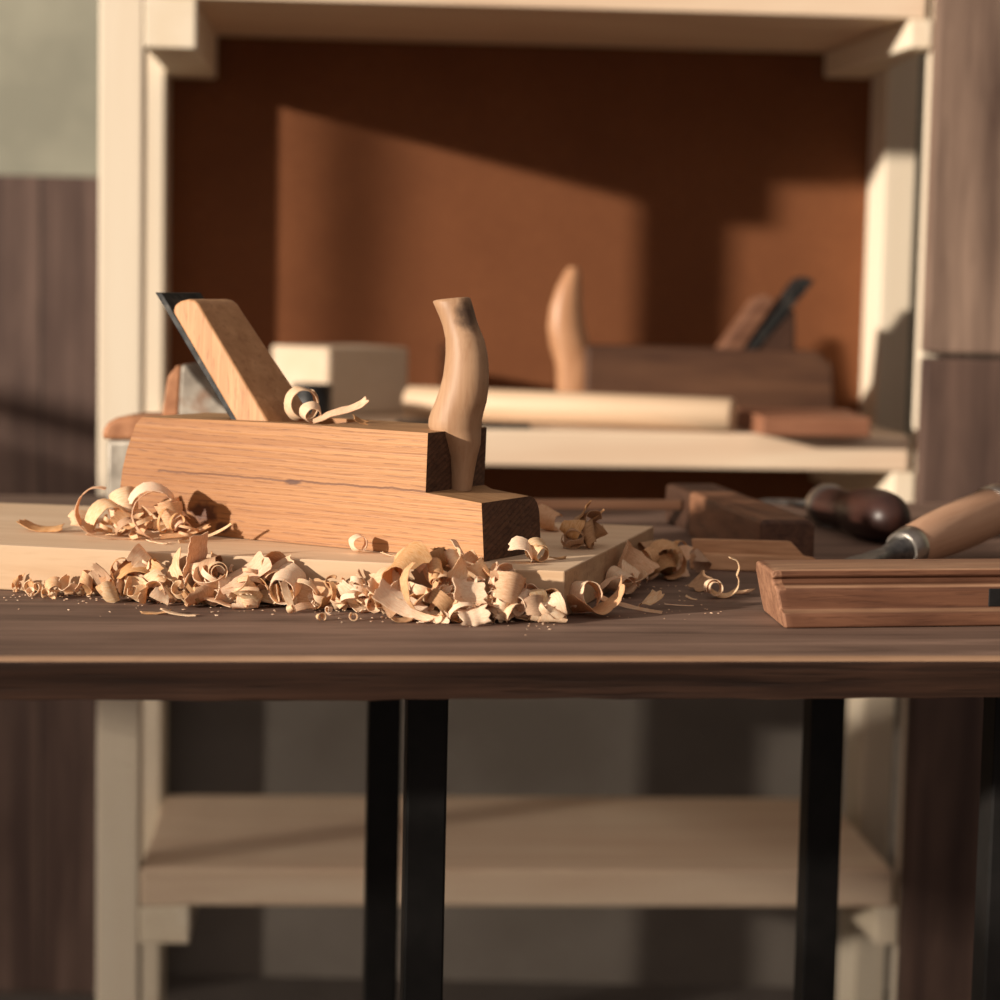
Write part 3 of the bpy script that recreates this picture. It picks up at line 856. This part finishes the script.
def rand_shape(r, size=1.0):
    k = r.random()
    if k < 0.40:
        return curl(r, r.uniform(0.0035, 0.0075)*size, r.uniform(0.7, 1.7), r.uniform(0.008, 0.017)*size, r.uniform(0.0, 0.4), r.uniform(-0.004, 0.005), r.uniform(-0.4, 0.4))
    if k < 0.66:
        return curl(r, r.uniform(0.006, 0.011)*size, r.uniform(0.3, 0.7), r.uniform(0.010, 0.020)*size, 0.2, r.uniform(-0.002, 0.002), r.uniform(-0.5, 0.5), taper=0.4, jag=0.0012)
    if k < 0.80:
        return strip(r, r.uniform(0.014, 0.030)*size, r.uniform(0.007, 0.016)*size, r.uniform(-1.4, 1.4), r.uniform(-0.8, 0.8), r.uniform(0.1, 0.6), r.uniform(-0.1, 0.15), 0.0012, wavy=r.uniform(0, 0.4))
    return curl(r, r.uniform(0.004, 0.008)*size, r.uniform(1.2, 2.4), r.uniform(0.0015, 0.0035), 0.5, r.uniform(0.003, 0.008), 0.0, jag=0.0005)

def rot_any(r):
    return (r.uniform(0, 2*PI), r.uniform(-0.9, 0.9), r.uniform(0, 2*PI))

def pick(r, a=0.62, b=0.86):
    k = r.random()
    return M['shave'] if k < a else (M['shave_warm'] if k < b else M['shave_brown'])

def front_pt(s, d):
    """s metres left of the board's right front corner, d in front of its face"""
    p = BF[0]-BU*s+BF[1]*d
    return p.x, p.y

# heap heights along the front of the board: (s, height, depth)
heap = [(0.300, 0.004, 0.010), (0.272, 0.005, 0.010), (0.258, 0.005, 0.010), (0.245, 0.018, 0.024), (0.225, 0.022, 0.028), (0.205, 0.020, 0.026), (0.190, 0.024, 0.026), (0.170, 0.024, 0.026), (0.150, 0.020, 0.022),
        (0.130, 0.014, 0.018), (0.112, 0.012, 0.016), (0.095, 0.019, 0.026), (0.078, 0.031, 0.032), (0.060, 0.033, 0.034), (0.045, 0.030, 0.032), (0.030, 0.022, 0.026), (0.012, 0.019, 0.020), (0.0, 0.014, 0.014)]
def heap_at(s):
    for (s1, h1, d1), (s0, h0, d0) in zip(heap, heap[1:]):
        if s0 <= s <= s1:
            q = (s-s0)/(s1-s0)
            return h0+(h1-h0)*q, d0+(d1-d0)*q
    return 0.004, 0.008

def heap_run(n, s_lo, s_hi, label, group, size=1.0):
    for i in range(n):
        s = rng.uniform(s_lo, s_hi)
        h, dep = heap_at(s)
        d = rng.uniform(0.003, max(0.006, dep))
        top = h*max(0.15, 1-(d/(dep*1.35))**1.5)
        q = i/max(1, n-1)
        z = max(0.0, top*min(1, q*1.25)-0.010*size)
        sz = size*(0.72+0.5*rng.random())*(0.6 if h < 0.010 else 1.0)
        x, y = front_pt(s, d)
        lim = (BF,) if z < BT-0.004 else (PF,)
        put(rand_shape(rng, sz), pick(rng), x, y, z, rot_any(rng), label, group, limits=lim)

heap_run(78, 0.128, 0.247, 'curled pale shaving heaped along the left front of the pine board', 'shavings heaped left of the bench front', 0.78)
heap_run(22, 0.098, 0.130, 'small pale shaving in the low middle of the heap before the board', 'shavings in the low middle of the heap', 0.7)
heap_run(100, 0.004, 0.096, 'curled pale shaving in the tall heap below the plane toe', 'shavings heaped below the plane toe', 0.80)
heap_run(12, 0.250, 0.302, 'small pale curl at the far left foot of the board', 'small curls far left', 0.8)

# shavings with a look of their own in front of the board
put(strip(rng, 0.026, 0.015, 0.25, 0.1, 0.1, 0.03, 0.0008), M['shave_warm'], *front_pt(0.197, 0.012), 0.011, (R(20), R(-68), R(-60)), 'flat squarish tan shaving standing up out of the left heap')
put(strip(rng, 0.030, 0.020, 0.7, 0.5, 0.3, 0.10, 0.0012), M['shave_warm'], *front_pt(0.168, 0.014), 0.008, (R(28), R(-35), R(8)), 'wide striped fan shaped shaving on top of the left heap')
put(curl(rng, 0.0045, 1.6, 0.006, 0.3, 0.001, 0.0), M['shave'], *front_pt(0.182, 0.020), 0.012, (0, 0, R(10)), 'tight round pale spiral beside the fan shaped shaving')
put(curl(rng, 0.0115, 0.45, 0.016, 0.1, 0.001, 0.2, taper=0.2), M['shave_warm'], *front_pt(0.229, 0.012), 0.006, (R(15), R(60), R(20)), 'broad arched shaving on the left shoulder of the heap')
put(curl(rng, 0.0078, 1.15, 0.018, 0.05, 0.0, 0.1), M['shave'], *front_pt(0.147, 0.013), 0.003, (R(10), 0, R(-12)), 'pale open tube of shaving at the right end of the left heap')
put(strip(rng, 0.024, 0.015, 0.3, 0.2, 0.1, 0.08, 0.001), M['shave_warm'], *front_pt(0.131, 0.010), 0.001, (R(70), R(4), R(-8)), 'broad tan shaving lying against the board between the two heaps')
put(strip(rng, 0.018, 0.005, 0.4, 0.3, 0.4, 0.0, 0.001), M['shave'], *front_pt(0.142, 0.026), 0.0, (R(15), R(58), R(-50)), 'narrow pale strip leaning on the pale shaving tube')
put(curl(rng, 0.0125, 0.78, 0.023, 0.1, 0.001, 0.35, taper=0.25), M['shave_warm'], *front_pt(0.078, 0.022), 0.006, (R(-10), R(200), R(-38)), 'large open cone shaped curl with a dark hollow in the tall heap')
put(strip(rng, 0.042, 0.017, 0.8, 0.5, 0.75, 0.05, 0.0012), M['shave'], *front_pt(0.072, 0.034), 0.0, (R(42), R(20), R(-12)), 'long pointed pale flake at the front of the tall heap')
put(curl(rng, 0.020, 0.42, 0.0075, 0.2, 0.004, 0.0), M['shave_warm'], *front_pt(0.062, 0.034), 0.001, (R(8), R(-120), R(20)), 'long narrow bowed strip hanging down the front of the tall heap')
put(strip(rng, 0.020, 0.012, 1.2, 0.2, 0.1, 0.1, 0.0012), M['shave'], *front_pt(0.045, 0.030), 0.010, (R(65), R(10), R(20)), 'bright square flake on the right of the tall heap')
put(strip(rng, 0.016, 0.014, 0.8, 0.3, 0.2, 0.12, 0.0012), M['shave'], *front_pt(0.040, 0.036), 0.0, (R(40), R(-10), R(10)), 'bright crumpled flake at the right foot of the tall heap')
put(curl(rng, 0.009, 0.6, 0.016, 0.1, 0.0, 0.1), M['shave_warm'], *front_pt(0.028, 0.018), 0.006, (R(80), R(20), R(30)), 'orange half tube of shaving near the board corner')
put(strip(rng, 0.011, 0.008, 0.6, 0.3, 0.3, 0.05, 0.0012), M['shave_brown'], -0.0485, 1.166, 0.0, (R(12), R(-6), R(10)), 'small tan flake on the bench in front of the tall heap')
put(strip(rng, 0.019, 0.0055, 0.35, 0.1, 0.3, 0.05, 0.001), M['shave'], -0.163, 1.172, 0.0, (0, R(5), R(-12)), 'thin pale strip lying on the bench before the left heap')
put(strip(rng, 0.015, 0.006, 0.5, 0.1, 0.4, 0.05, 0.001), M['shave_warm'], -0.176, 1.176, 0.0, (0, R(-5), R(5)), 'short orange strip lying on the bench before the left heap')
put(strip(rng, 0.010, 0.004, 0.3, 0.1, 0.5, 0.0, 0.0005), M['shave_brown'], *front_pt(0.108, 0.003), 0.012, (R(20), R(60), R(10)), 'tiny dark chip stuck on the front edge of the board')
# boat shaped curl in front of the board corner and what trails from it
put(curl(rng, 0.0155, 0.47, 0.022, 0.0, 0.0, 0.45, n=22, taper=0.35, jag=0.0015, camber=0.05), M['shave_warm'], 0.0520, 1.196, 0.0, (R(-18), R(170), R(24)), 'large boat shaped curl on the bench in front of the board corner')
put(curl(rng, 0.0075, 0.7, 0.015, 0.1, 0.0, 0.2), M['shave'], 0.0475, 1.199, 0.004, (R(-20), R(30), R(16)), 'pale curl lying inside the large boat shaped curl')
put(strip(rng, 0.040, 0.0030, 1.1, 0.8, 0.5, 0.0, 0.0005, n=22), M['shave'], 0.0690, 1.215, 0.0, (R(70), R(14), R(8)), 'thin bowed strand reaching right from the large boat shaped curl')
put(strip(rng, 0.014, 0.008, 0.9, 1.6, 0.2, 0.1, 0.0012), M['shave'], 0.0825, 1.229, 0.0, (R(25), R(-35), R(25)), 'small twisted pale shaving at the end of the thin strand')
put(strip(rng, 0.016, 0.0012, 0.15, 0.2, 0.4, 0.0, 0.0002, n=8), M['shave'], 0.1000, 1.243, 0.0, (0, R(3), R(8)), 'fine pale splinter lying on the bench left of the moulding plane')
put(strip(rng, 0.007, 0.002, 0.8, 0.2, 0.6, 0.0, 0.0003, n=8), M['shave'], 0.1080, 1.268, 0.0, (R(20), R(10), R(-30)), 'tiny bent chip left of the little hooked curl')
# the little hooked curl
path = []; sides = []
for i in range(30):
    q = i/29
    a = R(200)+q*R(245)
    rr = 0.0085
    p = Vector((rr*math.cos(a)*1.05, 0, rr*math.sin(a)))
    if q > 0.72:
        k = (q-0.72)/0.28
        p = Vector((0.0075-0.004*k+0.003*math.sin(k*PI), 0.001*k, 0.0035+0.0125*k-0.003*max(0, k-0.7)*3))
    path.append(p); sides.append(Vector((0.25, 1, 0.1)))
put(ribbon(path, sides, [0.0085*(1-0.7*(i/29)**1.5) for i in range(30)], 0.0004, 0.05, 0.001, rng), M['shave'], 0.1262, 1.279, 0.0, (R(6), 0, R(10)), 'little hooked pale curl on the bench left of the moulding plane')
put(curl(rng, 0.0042, 1.4, 0.005, 0.2, 0.001, 0.0), M['shave'], 0.1208, 1.276, 0.0015, (0, R(20), R(15)), 'small pale spiral touching the hooked curl')
put(strip(rng, 0.013, 0.012, 0.9, 0.4, 0.2, 0.1, 0.0012), M['shave_brown'], 0.1165, 1.306, 0.0, (R(30), R(-40), R(20)), 'small folded tan flake behind the hooked curl')
put(strip(rng, 0.012, 0.006, 0.4, 0.4, 0.7, 0.1, 0.0012), M['shave_warm'], 0.1400, 1.296, 0.0, (R(25), R(-10), R(-20)), 'small pointed flake right of the hooked curl')

# heap right of the board, in its shade
spots = [(0.0655, 1.288), (0.0700, 1.305), (0.0745, 1.300), (0.0760, 1.325), (0.0830, 1.335), (0.0885, 1.350), (0.0930, 1.362), (0.0985, 1.366), (0.1040, 1.372), (0.1090, 1.365), (0.1140, 1.378), (0.1190, 1.380), (0.0900, 1.338), (0.0990, 1.352), (0.0795, 1.318), (0.1090, 1.382), (0.1020, 1.380), (0.0950, 1.372), (0.0720, 1.282), (0.0860, 1.362)]
for i, (x, y) in enumerate(spots):
    put(rand_shape(rng, rng.uniform(0.6, 0.95)), pick(rng, 0.25, 0.6), x, y, 0.0 if i < 12 else rng.uniform(0.003, 0.009), rot_any(rng), 'tan shaving in the shaded heap right of the pine board', 'shaded shavings right of the board', limits=(BE,))
put(curl(rng, 0.014, 0.3, 0.004, 0.1, 0.002, 0.0), M['shave_warm'], 0.0600, 1.262, 0.004, (R(20), R(-60), R(20)), 'thin arched strip leaning on the end of the board', limits=(BE,))
put(curl(rng, 0.0060, 1.3, 0.015, 0.1, 0.0, 0.1), M['shave'], 0.0690, 1.276, 0.002, (R(10), 0, R(40)), 'pale rolled tube at the near end of the shaded heap', limits=(BE,))
put(curl(rng, 0.010, 0.5, 0.018, 0.1, 0.0, 0.3), M['shave_warm'], 0.0780, 1.298, 0.004, (R(70), R(30), R(-20)), 'broad cupped tan shaving standing in the shaded heap', limits=(BE,))
put(curl(rng, 0.010, 0.8, 0.012, 0.1, 0.003, 0.1), M['shave_warm'], 0.1000, 1.350, 0.001, (R(10), R(15), R(15)), 'banded round curl in the middle of the shaded heap')
# flat thin offcut pair behind
t = thing('wood_offcut', 'thin flat brown offcut lying in front of the marking gauge', 'offcut', (0.1165, 1.402, 0.0003), R(-8))
bm = bmesh.new(); hexa(bm, [(0.001, 0.0, 0), (0.087, 0.0, 0), (0.080, 0.006, 0), (0.004, 0.006, 0)], [(0.0, 0.001, 0.0095), (0.076, 0.002, 0.0100), (0.070, 0.005, 0.0105), (0.002, 0.005, 0.0100)]); obj('strip', bm, M['offcut'], t, smooth=0, bevel=0.0006)
bm = bmesh.new(); hexa(bm, [(0.003, 0.007, 0), (0.080, 0.008, 0), (0.076, 0.012, 0), (0.004, 0.012, 0)], [(0.001, 0.007, 0.0175), (0.062, 0.008, 0.0185), (0.060, 0.010, 0.0185), (0.001, 0.010, 0.0180)]); obj('strip', bm, M['offcut'], t, smooth=0, bevel=0.0006)

# shavings on the board right of the toe
for i, (x, y, z) in enumerate([(0.0335, 1.300, 0), (0.0400, 1.296, 0), (0.0450, 1.290, 0.001), (0.0390, 1.306, 0.004), (0.0480, 1.300, 0.003), (0.0520, 1.304, 0), (0.0420, 1.285, 0), (0.0345, 1.291, 0.003), (0.0500, 1.288, 0)]):
    put(rand_shape(rng, 0.8), pick(rng, 0.1, 0.45), x, y, BT+z, rot_any(rng), 'brown shaving in the small cluster on the board right of the toe', 'shavings on the board right of the toe', limits=(PE,))
put(strip(rng, 0.017, 0.014, 0.5, 0.1, 0.1, 0.05, 0.0012), M['shave_brown'], 0.0385, 1.300, BT+0.010, (R(20), R(-50), R(-30)), 'striped brown flake standing up in the cluster right of the toe', limits=(PE,))
put(strip(rng, 0.024, 0.003, 0.3, 0.4, 0.5, 0.0, 0.001), M['shave_warm'], 0.0475, 1.300, BT+0.007, (R(10), R(-35), R(8)), 'thin pointed splinter over the cluster right of the toe', limits=(PE,))
put(curl(rng, 0.0065, 0.8, 0.014, 0.1, 0.0, 0.1), M['shave_warm'], 0.0300, 1.375, BT, (R(10), 0, R(60)), 'tan curl half hidden behind the plane toe')
put(curl(rng, 0.0075, 0.42, 0.012, 0.1, 0.0, 0.2, taper=0.3), M['shave'], 0.0115, 1.222, BT, (R(25), R(-60), R(-25)), 'pale folded flake standing in front of the dark toe end', limits=(PE,))
put(curl(rng, 0.0050, 1.3, 0.009, 0.2, 0.001, 0.2), M['shave'], 0.0215, 1.224, BT, (R(10), R(30), R(30)), 'small bright knotted curl before the right of the toe end', limits=(PE,))
put(strip(rng, 0.014, 0.007, 0.5, 0.2, 0.6, 0.05, 0.0012), M['shave_brown'], 0.0310, 1.238, BT, (0, R(4), R(30)), 'flat brown chip on the board right of the small bright curl', limits=(PE,))
put(curl(rng, 0.0042, 1.2, 0.008, 0.1, 0.0, 0.1), M['shave'], -0.0765, 1.246, BT, (0, 0, R(20)), 'tiny pale roll on the board against the plane cheek', limits=(PF,))
put(strip(rng, 0.014, 0.004, 0.4, 0.2, 0.5, 0.0, 0.001), M['shave'], -0.0560, 1.235, BT, (0, R(4), R(-20)), 'thin pale chip on the board near the tall heap', limits=(PF,))

# cluster on the board by the heel
put(strip(rng, 0.026, 0.013, 0.9, 0.3, 0.4, 0.06, 0.0012), M['shave_warm'], -0.2630, 1.318, BT, (R(10), R(4), R(-8)), 'flat curved tan flake at the far left of the board', limits=(PF,))
path = [Vector((0.0120*math.cos(R(72+195*i/25)), 0.004*i/25, 0.0135*math.sin(R(72+195*i/25)))) for i in range(26)]
put(ribbon(path, [Vector((0.35, 1, 0.15))]*26, [0.0045+0.004*i/25 for i in range(26)], 0.0004, 0.05, 0.001, rng), M['shave_warm'], -0.2290, 1.304, BT, (R(4), 0, R(10)), 'tall narrow arch of shaving on the board left of the heel', limits=(PF,))
put(curl(rng, 0.0095, 0.8, 0.012, 0.2, 0.003, 0.2), M['shave'], -0.2215, 1.300, BT, (R(5), R(20), R(35)), 'pale curved band beside the tall arch on the board', limits=(PF,))
put(curl(rng, 0.0070, 1.2, 0.014, 0.1, 0.0, 0.2), M['shave'], -0.2140, 1.308, BT+0.009, (R(60), 0, R(30)), 'round pale roll on top of the cluster by the heel', limits=(PF,))
put(curl(rng, 0.0125, 0.75, 0.012, 0.1, 0.004, 0.2), M['shave'], -0.1965, 1.296, BT+0.003, (R(5), R(-30), R(10)), 'large pale hoop of shaving against the plane heel', limits=(PF,))
put(curl(rng, 0.013, 0.5, 0.006, 0.1, 0.003, 0.0), M['shave_warm'], -0.1935, 1.288, BT, (R(8), R(160), R(15)), 'thin orange hoop at the front of the cluster by the heel', limits=(PF,))
put(strip(rng, 0.022, 0.012, 1.0, 0.4, 0.3, 0.12, 0.0012), M['shave_warm'], -0.2080, 1.297, BT+0.002, (R(55), R(20), R(-10)), 'broad cupped orange shaving low in the cluster by the heel', limits=(PF,))
put(strip(rng, 0.030, 0.004, 0.4, 0.3, 0.5, 0.0, 0.001), M['shave_warm'], -0.2160, 1.285, BT, (0, R(3), R(15)), 'thin orange sliver lying flat before the cluster by the heel', limits=(PF,))
put(strip(rng, 0.028, 0.009, 0.5, 0.3, 0.7, 0.08, 0.001), M['shave_warm'], -0.1760, 1.290, BT+0.001, (R(25), R(-14), R(8)), 'pointed orange shaving reaching right along the plane cheek', limits=(PF,))
put(strip(rng, 0.036, 0.0018, 1.9, 0.5, 0.3, 0.0, 0.0003, n=26), M['shave'], -0.1640, 1.283, BT, (R(65), R(-20), R(10)), 'fine pale hook of shaving against the lower plane cheek', limits=(PF,))
put(strip(rng, 0.013, 0.006, 0.3, 0.2, 0.5, 0.05, 0.0012), M['shave'], -0.1890, 1.272, BT, (0, R(3), R(-35)), 'small flat pale chip in front of the cluster by the heel', limits=(PF,))
for i, (x, y, z) in enumerate([(-0.226, 1.312, 0), (-0.218, 1.316, 0), (-0.206, 1.306, 0.002), (-0.200, 1.302, 0.004), (-0.190, 1.296, 0), (-0.186, 1.292, 0.006), (-0.181, 1.292, 0.002), (-0.176, 1.288, 0), (-0.212, 1.296, 0), (-0.230, 1.318, 0), (-0.240, 1.312, 0), (-0.203, 1.290, 0), (-0.184, 1.286, 0.004)]):
    put(rand_shape(rng, 0.85), pick(rng, 0.5, 0.9), x, y, BT+z, rot_any(rng), 'small shaving packed in the cluster on the board by the heel', 'shavings on the board by the heel', limits=(PF,))

# on top of the plane
PT = BT+0.0672
def on_plane(x, y):
    c, s = math.cos(YP), math.sin(YP)
    return K.x+x*c-y*s, K.y+x*s+y*c
x, y = on_plane(-0.137, 0.024)
put(curl(rng, 0.0090, 1.15, 0.0125, 0.06, 0.001, 0.1, n=36, jag=0.0006, wob=0.05), M['shave'], x, y, PT-0.0005, (0, R(30), R(24)), 'round pale ring of shaving on the plane in front of the wedge')
x, y = on_plane(-0.124, 0.016)
put(curl(rng, 0.0052, 0.9, 0.008, 0.2, 0.002, 0.2), M['shave'], x, y, PT-0.0005, (R(20), R(10), R(30)), 'small curl on the plane right of the pale ring')
x, y = on_plane(-0.106, 0.020)
put(strip(rng, 0.034, 0.0075, 0.55, 0.9, 0.5, 0.06, 0.001, n=20, wavy=0.2), M['shave_warm'], x, y, PT, (R(45), R(-24), R(-12)), 'long tan strip rising rightward from the plane throat')
x, y = on_plane(-0.0955, 0.022)
put(strip(rng, 0.008, 0.005, 0.6, 0.3, 0.3, 0.0, 0.001), M['shave_brown'], x, y, PT, (R(30), R(20), R(10)), 'tiny dark chip on the plane top between strip and horn')

# crumbs on the bench front
for x, y in ((-0.0907, 1.164), (-0.0745, 1.166), (-0.0890, 1.182), (-0.106, 1.186), (-0.031, 1.165), (-0.252, 1.225), (-0.244, 1.222), (-0.236, 1.219), (0.020, 1.180), (0.030, 1.184)):
    put(curl(rng, 0.0018, 0.9, rng.uniform(0.002, 0.0045), 0.2, 0.0006, 0.3, jag=0.0008), M['shave'], x+rng.uniform(-0.002, 0.002), y, 0.0, rot_any(rng), 'tiny pale crumb of wood on the bench before the heaps', 'wood crumbs on the bench front', name='wood_crumb')
bm = bmesh.new()
for i in range(260):
    s = rng.uniform(-0.09, 0.30); d = abs(rng.gauss(0, 0.02))+0.001
    x, y = front_pt(s, d)
    r = rng.uniform(0.0002, 0.0006)
    if s < 0:
        y = rng.uniform(1.19, 1.33)
        if (Vector((x, y))-BE[0]).dot(BE[1]) < 0.002:
            continue
    mm = Matrix.Translation((x, y, r*0.5+0.0001)) @ Matrix.Rotation(rng.uniform(0, 6), 4, 'Z') @ Matrix.Diagonal((rng.uniform(1, 2.4), 1, 0.6, 1))
    bmesh.ops.create_icosphere(bm, subdivisions=1, radius=r, matrix=mm)
o = obj('sawdust', bm, M['shave'])
o['kind'] = 'stuff'
tag(o, 'fine pale sawdust scattered on the dark bench top', 'sawdust')
